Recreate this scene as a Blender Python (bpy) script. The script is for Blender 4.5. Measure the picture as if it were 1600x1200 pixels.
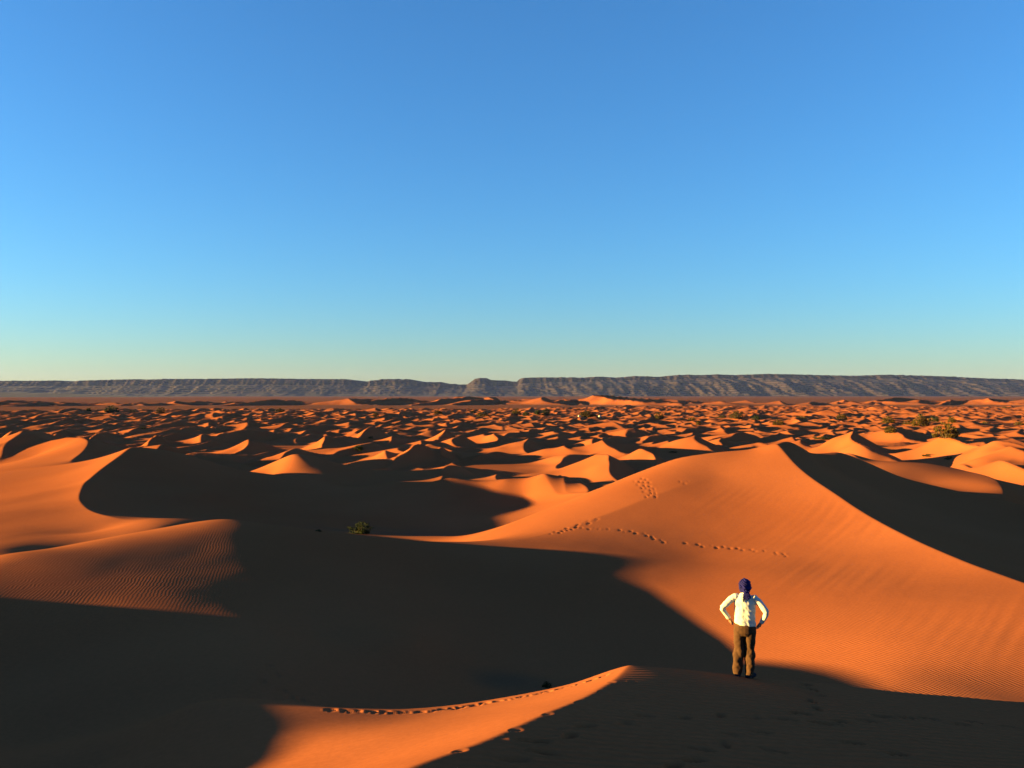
import bpy, bmesh, math, random
import numpy as np
from mathutils import Vector

R = math.radians
scene = bpy.context.scene
for o in list(bpy.data.objects):
    bpy.data.objects.remove(o)
C = scene.collection

# ------------------------------------------------------------------ camera
EYE = 11.2                      # lens height above the flat plain (z = 0)
F = 1331.0                      # focal length in photo pixels (1600 wide)
HZ = 617.0                      # photo row of the horizon
cam = bpy.data.cameras.new('camera')
cam.sensor_width = 36.0
cam.lens = F / 1600 * 36.0
cam.shift_y = (HZ - 600.0) / 1600.0
cam.clip_start = 0.1
cam.clip_end = 60000.0
cam_o = bpy.data.objects.new('camera', cam)
cam_o.location = (0, 0, EYE)
cam_o.rotation_euler = (R(90), 0, 0)
C.objects.link(cam_o)
scene.camera = cam_o

# ------------------------------------------------------------------ sky, sun, exposure
SUN_AZ = R(-92.0)               # seen from above, clockwise from the view direction (+y)
SUN_EL = R(5.6)
world = bpy.data.worlds.new('World')
scene.world = world
world.use_nodes = True
wn = world.node_tree
for n in list(wn.nodes):
    wn.nodes.remove(n)
sky = wn.nodes.new('ShaderNodeTexSky')
sky.sky_type = 'NISHITA'
sky.sun_disc = False
sky.sun_elevation = SUN_EL
sky.sun_rotation = SUN_AZ
sky.altitude = 600
sky.air_density = 1.22
sky.dust_density = 0.1
sky.ozone_density = 5.3
bg = wn.nodes.new('ShaderNodeBackground')
bg.inputs['Strength'].default_value = 0.05
wo = wn.nodes.new('ShaderNodeOutputWorld')
wn.links.new(sky.outputs['Color'], bg.inputs['Color'])
wn.links.new(bg.outputs['Background'], wo.inputs['Surface'])

to_sun = Vector((math.sin(SUN_AZ) * math.cos(SUN_EL), math.cos(SUN_AZ) * math.cos(SUN_EL), math.sin(SUN_EL)))
sun = bpy.data.lights.new('sun', 'SUN')
sun.energy = 5.0
sun.angle = R(0.53)
sun.color = (1.0, 0.65, 0.17)
sun_o = bpy.data.objects.new('sun', sun)
sun_o.rotation_euler = to_sun.to_track_quat('Z', 'Y').to_euler()
sun_o.location = (-30, -5, 40)
C.objects.link(sun_o)

vs = scene.view_settings
vs.view_transform = 'Standard'
vs.look = 'None'
vs.exposure = 3.06
vs.gamma = 1.0
vs.use_curve_mapping = False
scene.cycles.use_denoising = True
scene.cycles.max_bounces = 6
scene.cycles.volume_bounces = 0

# ------------------------------------------------------------------ helpers
def tag(o, label=None, cat=None, group=None, kind=None):
    if label: o['label'] = label
    if cat: o['category'] = cat
    if group: o['group'] = group
    if kind: o['kind'] = kind
    return o

def empty(name, loc=(0, 0, 0), rz=0.0):
    o = bpy.data.objects.new(name, None)
    o.empty_display_size = 0.2
    o.location = loc
    o.rotation_euler = (0, 0, rz)
    C.objects.link(o)
    return o

def mesh_obj(name, verts, faces, mat=None, parent=None, smooth=True):
    me = bpy.data.meshes.new(name)
    me.from_pydata([tuple(v) for v in verts], [], faces)
    if smooth:
        me.polygons.foreach_set('use_smooth', [True] * len(me.polygons))
    me.update()
    o = bpy.data.objects.new(name, me)
    C.objects.link(o)
    if mat: me.materials.append(mat)
    if parent: o.parent = parent
    return o

def _hash(ix, iy, seed):
    n = (ix.astype(np.int64) * 374761393 + iy.astype(np.int64) * 668265263 + seed * 974634777) & 0xffffffff
    n = ((n ^ (n >> 13)) * 1274126177) & 0xffffffff
    return ((n ^ (n >> 16)) & 0xffff) / 65535.0

def noise(x, y, seed=0):
    """smooth gradient-like value noise, about -1 .. 1"""
    x = np.asarray(x, float); y = np.asarray(y, float)
    ix = np.floor(x); iy = np.floor(y)
    fx = x - ix; fy = y - iy
    a = _hash(ix, iy, seed) * 6.2832; b = _hash(ix + 1, iy, seed) * 6.2832
    c = _hash(ix, iy + 1, seed) * 6.2832; d = _hash(ix + 1, iy + 1, seed) * 6.2832
    va = np.cos(a) * fx + np.sin(a) * fy
    vb = np.cos(b) * (fx - 1) + np.sin(b) * fy
    vc = np.cos(c) * fx + np.sin(c) * (fy - 1)
    vd = np.cos(d) * (fx - 1) + np.sin(d) * (fy - 1)
    ux = fx * fx * fx * (fx * (fx * 6 - 15) + 10); uy = fy * fy * fy * (fy * (fy * 6 - 15) + 10)
    return 1.5 * ((va + (vb - va) * ux) * (1 - uy) + (vc + (vd - vc) * ux) * uy)

def sstep(a, b, x):
    t = np.clip((x - a) / (b - a), 0, 1)
    return t * t * (3 - 2 * t)

def at(u, v, y):
    """world point at photo pixel (u, v), y metres ahead of the lens"""
    return np.array(((u - 800.0) / F * y, y, EYE - (v - HZ) / F * y))

# ------------------------------------------------------------------ terrain: big dunes
def on_platform(u, v):
    # the near dune top is close to the plane z = EYE - 1.942 - .14 x - .165 y
    y = 1.942 / ((v - HZ) / F - 0.165 - 0.14 * (u - 800.0) / F)
    return (u, v, y)

PLAT = [on_platform(*p) for p in ((640, 1200), (700, 1178), (750, 1160), (800, 1138), (850, 1116), (900, 1095), (945, 1070), (985, 1040),
        (1060, 1046), (1165, 1058), (1240, 1064), (1300, 1069), (1400, 1080), (1500, 1089), (1600, 1097), (1750, 1110),
        (800, 1200), (900, 1200), (1000, 1200), (1200, 1200), (1400, 1200), (1600, 1200), (1000, 1100), (1100, 1100), (1200, 1110),
        (1000, 1150), (1300, 1130), (1400, 1140), (1600, 1140), (1200, 1150))]
CREST = {}
# name: (points (u, v, y), crease strength at each point, width)
CREST['near_ridge'] = ([(560, 1240, 6.2)] + PLAT[:8], [.17] * 8 + [.17], 3.0)
B_CREST = [PLAT[7], (900, 1066, 14.2), (800, 1088, 13.7), (700, 1103, 13.4), (640, 1108, 13.2), (560, 1107, 13.1), (460, 1103, 13.2), (300, 1102, 14.0)]
CREST['saddle'] = (B_CREST, [.20, .2, .2, .2, .2, .18, .12, .0], 3.0)
CREST['edge'] = ([PLAT[i] for i in range(7, 16)], [.15, .2, .22, .22, .22, .22, .22, .22, .2], 3.0)
CREST['tall_near'] = ([(1213, 694, 60), (1240, 722, 56), (1300, 768, 49), (1350, 801, 44.5), (1400, 829, 40.4), (1500, 874, 34.3), (1600, 910, 30.5), (1760, 965, 24.6)],
                      [.25, .28, .3, .3, .3, .28, .25, .15], 7.0)
CREST['tall_back'] = ([(1213, 694, 60), (1235, 691, 62.5), (1310, 707, 66), (1400, 742, 65), (1500, 768, 63), (1600, 790, 61), (1750, 820, 60)],
                      [.1, .15, .15, .15, .15, .12, .0], 8.0)
CREST['tall_left'] = ([(1213, 694, 60), (1180, 701, 60.5), (1130, 706, 61), (1060, 716, 61), (980, 745, 59), (917, 770, 57), (830, 805, 54), (735, 845, 50)],
                      [.05, .1, .1, .1, .1, .1, .1, .0], 7.0)
CREST['tall_mid'] = ([(1120, 742, 56), (1020, 775, 52.3), (900, 820, 47.2), (800, 845, 43)], [.0, .05, .05, .0], 5.0)
CREST['left_crest'] = ([(206, 699, 95), (170, 724, 86), (140, 748, 78), (127, 765, 72), (125, 782, 66), (140, 797, 61), (175, 808, 57), (230, 812, 54)],
                       [.25, .3, .3, .3, .28, .22, .1, .0], 9.0)
CREST['left_back'] = ([(206, 699, 95), (270, 706, 98), (330, 722, 99), (400, 738, 98), (480, 746, 97), (560, 760, 95)],
                      [.15, .15, .12, .1, .05, .0], 8.0)
CREST['mid_back'] = ([(560, 760, 97), (620, 752, 96), (668, 754, 95.5), (698, 747, 95), (740, 752, 94), (790, 752, 93), (850, 748, 92)], [.0, .1, .2, .28, .2, .1, .0], 7.0)
CREST['tongue'] = ([(840, 758, 95), (880, 752, 93), (903, 754, 91), (916, 760, 88), (918, 770, 84), (905, 790, 78)], [.0, .1, .15, .18, .18, .05], 3.5)
CREST['right_back'] = ([(1330, 722, 90), (1390, 722, 88), (1450, 724, 85), (1510, 736, 81), (1548, 746, 77), (1568, 764, 72), (1572, 782, 68)], [.0, .06, .1, .15, .22, .22, .1], 6.0)
CREST['pyramid'] = ([(375, 741, 108.5), (425, 723, 107), (455, 711, 106), (464, 712, 105.5), (494, 727, 104), (540, 746, 101.5)], [.0, .12, .18, .18, .12, .0], 6.0)
CREST['far_left'] = ([(40, 693, 130), (75, 690, 127), (105, 684, 124), (128, 684, 120), (138, 691, 115), (130, 705, 110), (110, 721, 104)],
                     [.15, .2, .25, .3, .3, .3, .2], 10.0)

PTS = list(PLAT)
PTS += B_CREST[1:]
for k, (p, a, w) in CREST.items():
    if k not in ('near_ridge', 'saddle', 'edge'):
        PTS += p
# lit hollow left of the near ridge, and what lies below it on the left
PTS += [(560, 1240, 6.2), (700, 1150, 9.4), (600, 1150, 10.4), (540, 1200, 8.6), (800, 1105, 11.8), (900, 1078, 12.6), (640, 1125, 12.2),
        (460, 1150, 11.4), (400, 1185, 10.6), (300, 1150, 12.6), (0, 1200, 13.0), (100, 1150, 17.0), (150, 1200, 13.0)]
# dark middle dune
PTS += [(-150, 905, 28.5), (0, 868, 31.4), (100, 855, 33.3), (150, 846, 34.5), (200, 838, 35.5), (280, 822, 38), (350, 812, 40.2), (430, 820, 40), (520, 830, 40.7), (620, 842, 41.4),
        (700, 847, 42), 
        (200, 1050, 20), (0, 1050, 21), (400, 1050, 19.8), (600, 1060, 21.4), (640, 1000, 24.7), (700, 1050, 24), (820, 1070, 24.4), (780, 1065, 24.6), (560, 900, 32.6),
        (700, 900, 36.5), (800, 900, 37), (800, 1000, 28.5), (900, 950, 32.3), (900, 1000, 29), (940, 900, 36)]
# tall right dune: its lit face and its slip face
PTS += [(1100, 1030, 26.5), (1100, 990, 29.0), (1290, 1058, 22.8), (1400, 1070, 21), (1600, 1090, 19.6), (1700, 1100, 18.5), (1400, 1000, 25), (1200, 895, 35.5), (1090, 870, 40.3), (1000, 930, 33.8),
        (1450, 755, 76), (1380, 742, 79), (1520, 772, 71), (1600, 800, 70), (1600, 760, 84), (1640, 730, 100), (1600, 850, 47), (1500, 820, 52), (1400, 780, 57), (1300, 730, 62), (1700, 880, 45)]
# trough behind the middle dune
PTS += [(455, 741, 101.5), (420, 742, 104), (300, 770, 79), (400, 800, 77), (250, 740, 87), (500, 815, 73), (563, 828, 70), (620, 836, 66), (690, 838, 60), (400, 760, 90), (600, 790, 83.5), (700, 790, 85), (780, 790, 87.5), (820, 778, 90), (820, 800, 81), (875, 772, 88), (760, 765, 92), (640, 765, 92)]
# left dune: lit face
PTS += [(0, 858, 43.5), (0, 838, 49), (0, 800, 62), (60, 830, 52.5), (150, 830, 52.5), (250, 822, 50), (60, 770, 73), (0, 770, 77), (0, 740, 92), (60, 738, 90), (110, 724, 97), (150, 722, 91), (90, 790, 64)]
PTS += [(60, 710, 119), (20, 722, 112), (0, 705, 124), (0, 695, 138), (100, 700, 115)]
XYZ = [tuple(at(*p)) for p in PTS]
def rel(x, y, z): XYZ.append((x, y, EYE + z))
# outside the frame: the big dune the photographer stands on and its shade to the left
for p in ((0, 0, -1.75), (-10, 0, -1.3), (-28, 0, -1.2), (-28, 11, -2.35), (-28, 16, -3.15), (-28, 22.5, -4.15), (-28, 25, -4.85), (-28, 27.5, -6.15), (-28, 33, -8.2), (-22.5, 30, -7.3), (-24, 36, -7.6), (-36, 15, -4.6),
          (-36, 28, -8.2), (-15, 11, -4.4), (-15, 18, -6.2), (-8, 6, -3.4), (10, 0, -3.2), (20, 6, -5.6), (22, 17, -6.6), (30, 20, -8.8), (30, 0, -7), (0, -15, -2.2), (-30, -18, -3), (30, -20, -6.5),
          (40, 45, -9.6), (48, 60, -10.2), (45, 30, -10), (60, 40, -11), (-34, 42, -8.6), (-45, 50, -9.4), (-60, 60, -10), (-70, 85, -10), (-95, 115, -11),
          (-17, 29, -5.93), (-13.5, 29, -6.15), (-11.2, 29, -6.32), (-9, 29, -6.54), (-7, 29, -6.78), (-15, 24.5, -6.1), (-11, 24.5, -6.33), (-9, 24.5, -6.44), (-7.2, 24.5, -6.59), (-5.5, 24.5, -6.98),
          (-10.3, 27, -6.36), (-9, 27, -6.49), (-12.5, 34, -6.08), (-10, 34, -6.32), (-8, 34, -6.63),
          (4, 20, -7.2), (8, 20, -7.3), (0, 19, -7.4), (-4, 18.5, -6.9), (14, 22, -6.85),
          (-13, 47, -9), (-5, 48, -9.2), (-22, 44, -8.3), (20, 70, -9), (5, 70, -10.6), (0, 62, -10.6), (40, 100, -11), (52, 92, -11), (15, 85, -11), (-44, 112, -10.7), (-34, 120, -11.0), (-24, 118, -11.0), (-5, 105, -10.8), (10, 98, -10.8),
          (-70, 142, -10.6), (-45, 135, -11), (30, 95, -11), (60, 80, -11.2)):
    rel(*p)
for a in range(0, 360, 12):
    for rr in (150, 190):
        XYZ.append((rr * math.sin(R(a)), rr * math.cos(R(a)), 0.0))
for a in range(84, 290, 14):
    XYZ.append((75 * math.sin(R(a)), 75 * math.cos(R(a)), 1.5))
XYZ = np.array(XYZ)
# drop near-duplicates (crest lines share their ends)
keep = []
for i in range(len(XYZ)):
    if all(np.hypot(*(XYZ[i, :2] - XYZ[j, :2])) > 0.25 for j in keep):
        keep.append(i)
XYZ = XYZ[keep]

def spline(pts, n=6):
    P = np.array(pts, float)
    P = np.vstack([2 * P[0] - P[1], P, 2 * P[-1] - P[-2]])
    out = []
    for i in range(1, len(P) - 2):
        for t in np.arange(n) / n:
            a, b, c, d = P[i - 1], P[i], P[i + 1], P[i + 2]
            out.append(.5 * (2 * b + (c - a) * t + (2 * a - 5 * b + 4 * c - d) * t * t + (3 * b - a - 3 * c + d) * t ** 3))
    out.append(P[-2])
    return np.array(out)

CR = []
for k, (p, a, w) in CREST.items():
    w3 = np.array([at(*q) for q in p])
    q = np.column_stack([w3[:, :2], np.array(a)])
    CR.append(spline(q, 6))

def _seg(px, py, a, b):
    """integral of ln(distance) along the straight piece a-b, times its crease strength / pi"""
    dx, dy = b[0] - a[0], b[1] - a[1]
    L = math.hypot(dx, dy) + 1e-9
    dx /= L; dy /= L
    t0 = (px - a[0]) * dx + (py - a[1]) * dy
    d = np.sqrt(((px - a[0]) * dy - (py - a[1]) * dx) ** 2 + np.float32(0.0012))
    t1 = L - t0
    d2 = d * d
    I = .5 * (t1 * np.log(t1 * t1 + d2) + t0 * np.log(t0 * t0 + d2)) - L + d * (np.arctan(t1 / d) + np.arctan(t0 / d))
    return I * (max(.5 * (a[2] + b[2]), 0) / math.pi)

def creases(x, y):
    """sharp crest lines: slopes that fall away on both sides of each crest curve (line potentials, smooth everywhere else)"""
    x = x.astype(np.float32); y = y.astype(np.float32)
    h = np.zeros(len(x))
    for S in CR:
        for k in range(0, len(S) - 1, 6):
            Q = S[k:k + 7]
            c = Q[:, :2].mean(0); L = np.hypot(*(Q[-1] - Q[0])[:2])
            d2 = (x - c[0]) ** 2 + (y - c[1]) ** 2
            i0 = np.nonzero(d2 < (3.4 * L) ** 2)[0]; i1 = np.nonzero(d2 > (2.0 * L) ** 2)[0]
            if len(i1):
                am = (.5 * (Q[1:, 2] + Q[:-1, 2])).clip(0).mean()
                h[i1] -= _seg(x[i1], y[i1], (Q[0, 0], Q[0, 1], am), (Q[-1, 0], Q[-1, 1], am)) * sstep(2.0 * L, 3.4 * L, np.sqrt(d2[i1]))
            if len(i0):
                px, py = x[i0], y[i0]
                acc = np.zeros(len(i0))
                for j in range(6):
                    acc -= _seg(px, py, Q[j], Q[j + 1])
                h[i0] += acc * (1 - sstep(2.0 * L, 3.4 * L, np.sqrt(d2[i0])))
    return h

def tps_k(d2):
    return d2 * np.log(d2 + 1e-9)

_n = len(XYZ)
SC = 40.0
_X = XYZ[:, :2] / SC
_K = tps_k(((_X[:, None] - _X[None]) ** 2).sum(-1)) + np.eye(_n) * 4e-5
_P = np.column_stack([np.ones(_n), _X])
_A = np.block([[_K, _P], [_P.T, np.zeros((3, 3))]])
_rhs = np.concatenate([XYZ[:, 2] - creases(XYZ[:, 0].copy(), XYZ[:, 1].copy()), np.zeros(3)])
_W = np.linalg.solve(_A, _rhs)

def tps(x, y):
    X = (x / SC).astype(np.float32); Y = (y / SC).astype(np.float32)
    out = np.zeros(len(x), np.float32) + _W[-3] + _W[-2] * X + _W[-1] * Y
    out = out.astype(np.float64)
    for i in range(_n):
        d2 = (X - np.float32(_X[i, 0])) ** 2 + (Y - np.float32(_X[i, 1])) ** 2
        out += _W[i] * (d2 * np.log(d2 + np.float32(1e-9)))
    return out

# ------------------------------------------------------------------ terrain: the field of small dunes
rng = np.random.default_rng(11)
DUNES = []   # cx, cy, H, W, Ls, angle, curve
def dune(cx, cy, H, W, Ls, ang=0.0, k=None):
    DUNES.append((cx, cy, H, W, Ls, ang, 0.02 if k is None else k))

def near_zone(x, y):
    """0 on the big modelled dunes, 1 out in the field"""
    r = np.hypot(x, y)
    az = np.degrees(np.arctan2(x, y))
    lim = np.interp(az, [-180, -60, -34, -22, -18, -14, -9, -4, 4, 9, 16, 20, 24, 31, 36, 60, 180], [80, 90, 140, 128, 128, 124, 112, 98, 86, 76, 72, 84, 99, 99, 90, 60, 70])
    return sstep(lim - 6, lim + 14, r), lim

def hand(u, v, y, W, Ls, ang=0.0, k=.02):
    p = at(u, v, y)
    f_ = .62 if p[0] < .05 * y else .85
    dune(p[0], y, max(p[2], .4), W * (.75 + .25 * (f_ > .7)), Ls * f_, ang - .3, k)

# the dunes one can tell apart behind the big ones
hand(640, 694, 138, 8, 18, -.2, .03); hand(590, 704, 140, 5, 9, .2, .03)
hand(684, 700, 142, 9, 16, .3, .03); hand(383, 685, 165, 7, 14, .1, .04); hand(520, 680, 175, 8, 13, .1, .05); hand(575, 665, 215, 8, 16, .1, .02)
hand(690, 669, 205, 7, 14, 0, .03); hand(715, 680, 180, 7, 12, .1, .04); hand(780, 676, 190, 10, 20, .1, .03); hand(815, 686, 170, 10, 20, .1, .03)
hand(250, 680, 180, 6, 10, 0, .03); hand(160, 676, 195, 6, 9, 0, .05); hand(78, 677, 190, 5, 9, 0, .02); hand(20, 674, 170, 8, 16, 0, .06); hand(320, 678, 190, 7, 15, .2, .03)
hand(938, 707, 118, 9, 18, .3, .02); hand(1004, 698, 126, 9, 18, .3, .02); hand(945, 688, 150, 12, 22, .1, .05); hand(1085, 681, 160, 9, 18, .1, .03)
hand(1350, 690, 125, 8, 22, .45, .01); hand(1480, 682, 135, 10, 20, .3, .02); hand(1560, 690, 120, 12, 20, .3, .02)
hand(1330, 675, 150, 9, 16, .2, .03); hand(1590, 706, 112, 9, 18, .3, .02)
NEARD = len(DUNES)
# the rest of the field, further and further
def scatter(y0, y1, x0f, x1f, sp, Hm, seed):
    r2 = np.random.default_rng(seed)
    y = y0
    while y < y1:
        x = x0f * y - 60
        while x < x1f * y + 60:
            px = x + r2.uniform(-.5, .5) * sp; py = y + r2.uniform(-.5, .5) * sp
            x += sp
            nz, lim = near_zone(np.array([px]), np.array([py]))
            if np.hypot(px, py) < lim[0] + 5: continue
            if any((px - d[0]) ** 2 + (py - d[1]) ** 2 < (0.6 * sp) ** 2 for d in DUNES[:NEARD]): continue
            if r2.random() < (.4 if (py < 200 and px < .05 * py) else .10): continue
            s = r2.lognormal(0, .33) * (1.0 + .22 * float(sstep(.05, -.35, px / py)))
            H = Hm * s
            DUNES.append((px, py, H, sp * r2.uniform(.42, .85) * s ** .5, H * r2.uniform(6, 10), r2.normal(-.42, .34), r2.uniform(.0, .05) * 14 / sp))
        y += sp
scatter(84, 230, -1.15, .75, 10.0, 1.25, 3)
scatter(230, 640, -.95, .72, 8.2, 1.05, 4)
scatter(640, 880, .08, .72, 9.0, 1.0, 5)
scatter(640, 700, -.9, .08, 15.0, .8, 6)
DUNES = np.array(DUNES)

def dune_h(d, x, y):
    cx, cy, H, W, Ls, ang, k = d
    ca, sa = math.cos(ang), math.sin(ang)
    p = (x - cx) * ca + (y - cy) * sa
    q = -(x - cx) * sa + (y - cy) * ca
    pc = k * q * q
    Hc = H * np.clip(1.2 - np.sqrt((q / (1.5 * W)) ** 2 + .04), 0, 1) ** 1.35
    L = Ls * (0.45 + 0.55 * Hc / H)
    s = np.clip((p - pc + L) / L, 0, 1)
    st = Hc * (0.16 * s + 0.84 * s ** 2.1)
    lee = Hc - .56 * (p - pc)
    lee = np.where(lee > 0.25 * H, lee, np.where(lee > -.25 * H, (lee + .25 * H) ** 2 / H, 0))
    return np.where(p < pc, st, np.minimum(lee, Hc))

def field(x, y):
    """height of the small-dune field at scattered points"""
    wx = x + 2.2 * noise(x / 11, y / 11, 7) + .8 * noise(x / 4.5, y / 4.5, 8)
    wy = y + 2.2 * noise(x / 13, y / 13, 9)
    acc = np.zeros_like(x)
    # bin the points so that each dune only touches its own neighbourhood
    cell = 12.0
    gx = np.floor((wx + 1600) / cell).astype(np.int64); gy = np.floor((wy + 100) / cell).astype(np.int64)
    key = gy * 4096 + gx
    order = np.argsort(key, kind='stable')
    ks = key[order]
    for d in DUNES:
        rad = max(1.5 * d[3], d[4], 4.0)
        g0 = int((d[0] - rad + 1600) // cell); g1 = int((d[0] + rad + 1600) // cell)
        h0 = int((d[1] - rad + 100) // cell); h1 = int((d[1] + rad + 100) // cell)
        for g in range(h0, h1 + 1):
            i0 = np.searchsorted(ks, g * 4096 + g0); i1 = np.searchsorted(ks, g * 4096 + g1 + 1)
            if i1 <= i0: continue
            idx = order[i0:i1]
            hd = dune_h(d, wx[idx], wy[idx])
            m = hd > 0
            ii = idx[m]
            acc[ii] = (acc[ii] ** 3 + hd[m] ** 3) ** (1 / 3)
    return acc

_rf = np.random.default_rng(17)
FAR = []
for _i in range(230):
    _x = _rf.uniform(-1150, 820); _c = 985 + 60 * math.sin(_x / 170 + 1) + 30 * math.sin(_x / 61)
    _s = _rf.lognormal(0, .3) * (.85 + .35 * math.sin(_x / 120 + 2.2))
    FAR.append((_x, _c + _rf.normal(0, 42), 5.2 * max(_s, .3), 34 * max(_s, .4) * _rf.uniform(.7, 1.4), 38 * max(_s, .4) * _rf.uniform(.8, 1.5), _rf.normal(-.35, .4), _rf.uniform(0, .012)))
def far_ridge(x, y):
    """the chain of taller dunes beyond the gravel flat"""
    h = np.zeros_like(x)
    i = np.nonzero((y > 780) & (y < 1250) & (np.abs(x) < 1300))[0]
    if not len(i): return h
    wx = x[i] + 9 * noise(x[i] / 40, y[i] / 40, 22) + 3 * noise(x[i] / 15, y[i] / 15, 27); wy = y[i] + 9 * noise(x[i] / 50, y[i] / 50, 23)
    acc = np.zeros(len(i))
    for d in FAR:
        rad = max(1.6 * d[3], 1.3 * d[4])
        j = np.nonzero((np.abs(wx - d[0]) < rad) & (np.abs(wy - d[1]) < rad))[0]
        if len(j): acc[j] = np.maximum(acc[j], dune_h(d, wx[j], wy[j])) + .12 * np.minimum(acc[j], dune_h(d, wx[j], wy[j]))
    h[i] = acc
    return h

PRINTS = []     # x, y, heading, half length, half width, depth
def hits(uv, y0=6.0, y1=140.0):
    """where the sight lines through photo pixels first meet the ground"""
    uv = np.array(uv, float)
    ys = np.geomspace(y0, y1, 900)
    X = (uv[:, :1] - 800) / F * ys[None]; Y = np.repeat(ys[None], len(uv), 0)
    Z = EYE - (uv[:, 1:2] - HZ) / F * ys[None]
    D = height(X, Y).reshape(X.shape) - Z
    k = np.clip(np.argmax(D > 0, 1), 1, len(ys) - 1)
    a = D[np.arange(len(uv)), k - 1]; b = D[np.arange(len(uv)), k]
    yy = ys[k - 1] + (ys[k] - ys[k - 1]) * np.clip(-a / (b - a + 1e-12), 0, 1)
    return np.column_stack([(uv[:, 0] - 800) / F * yy, yy, EYE - (uv[:, 1] - HZ) / F * yy])

def prints(x, y):
    """footprints pressed into the sand, each with a low rim"""
    h = np.zeros_like(x)
    if not PRINTS: return h
    cell = 1.0
    key = np.floor((y + 50) / cell).astype(np.int64) * 4096 + np.floor((x + 300) / cell).astype(np.int64)
    sel_ = np.nonzero((y > 3) & (y < 80) & (np.abs(x) < 60))[0]
    o = sel_[np.argsort(key[sel_], kind='stable')]
    ks = key[o]
    for (cx, cy, a, hl, hw, dp) in PRINTS:
        for gy in range(int((cy - 1 + 50) // cell), int((cy + 1 + 50) // cell) + 1):
            i0 = np.searchsorted(ks, gy * 4096 + int((cx - 1 + 300) // cell)); i1 = np.searchsorted(ks, gy * 4096 + int((cx + 1 + 300) // cell) + 1)
            ii = o[i0:i1]
            if not len(ii): continue
            p = (x[ii] - cx) * math.sin(a) + (y[ii] - cy) * math.cos(a)
            q = (x[ii] - cx) * math.cos(a) - (y[ii] - cy) * math.sin(a)
            e = (p / hl) ** 2 + (q / (hw * (1 + .25 * p / hl))) ** 2
            h[ii] += -dp * np.exp(-e ** 1.6) + .16 * dp * np.exp(-((np.sqrt(e) - 1.45) / .38) ** 2)
    return h

def relief(x, y):
    """small unevenness of the near sand: soft swells, and slide marks under the tall crest"""
    r = np.hypot(x, y)
    w = 1 - sstep(70, 110, r)
    h = w * (.016 * noise(x / 4.1, y / 4.1, 51) + .0035 * noise(x / 1.3, y / 1.3, 52))
    q = x * .80 - y * .60 + .12 * noise(x / 6, y / 6, 57); p = x * .6 + y * .8
    m = sstep(8.5, 15, x) * (1 - sstep(17.6, 18.4, x)) * sstep(20, 27, y) * (1 - sstep(50, 56, y)) * np.clip(.35 + 1.1 * noise(x / 7, y / 9, 56), 0, 1)
    h += m * (.011 * noise(q / .36, p / 6, 53) + .010 * noise(q / .95, p / 9, 54))
    return h

def track(path, n, hl, hw, dp, side=.11, jit=.05, seed=0):
    """a line of footprints along a path given in photo pixels"""
    r_ = random.Random(seed)
    P = hits(path)
    d = np.concatenate([[0], np.cumsum(np.hypot(*np.diff(P[:, :2], axis=0).T))])
    for i in range(n):
        t = d[-1] * (i + .5 + r_.uniform(-.18, .18)) / n
        X = np.interp(t, d, P[:, 0]); Y = np.interp(t, d, P[:, 1])
        X2 = np.interp(t + .2, d, P[:, 0]) - np.interp(t - .2, d, P[:, 0]); Y2 = np.interp(t + .2, d, P[:, 1]) - np.interp(t - .2, d, P[:, 1])
        if r_.random() < .03: continue
        a = math.atan2(X2, Y2)
        s = side if i % 2 else -side
        PRINTS.append((X + s * math.cos(a) + r_.uniform(-jit, jit), Y - s * math.sin(a) + r_.uniform(-jit, jit), a + r_.uniform(-.2, .2), hl * r_.uniform(.85, 1.15), hw * r_.uniform(.85, 1.15), dp * r_.uniform(.6, 1.2)))

def height(x, y):
    x = np.asarray(x, float).ravel(); y = np.asarray(y, float).ravel()
    r = np.hypot(x, y)
    h = np.zeros_like(x)
    nz, lim = near_zone(x, y)
    near = r < 185
    hn = tps(x[near], y[near]) + creases(x[near], y[near])
    wn_ = 1 - sstep(lim[near] + 10, lim[near] + 42, r[near])
    fl = np.clip(nz, 0, 1)
    outer = nz > 0
    f = np.zeros_like(x)
    f[outer] = field(x[outer], y[outer]) * fl[outer]
    und = .45 * noise(x / 60, y / 60, 31) + .2 * noise(x / 24, y / 24, 32)
    fade = 1 - sstep(620, 680, r - 230 * sstep(-.05, .3, x / np.maximum(y, 1)))
    f = f * fade + und * fl * fade + far_ridge(x, y) * sstep(700, 800, y)
    h = f.copy()
    h[near] += hn * wn_
    return h

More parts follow.
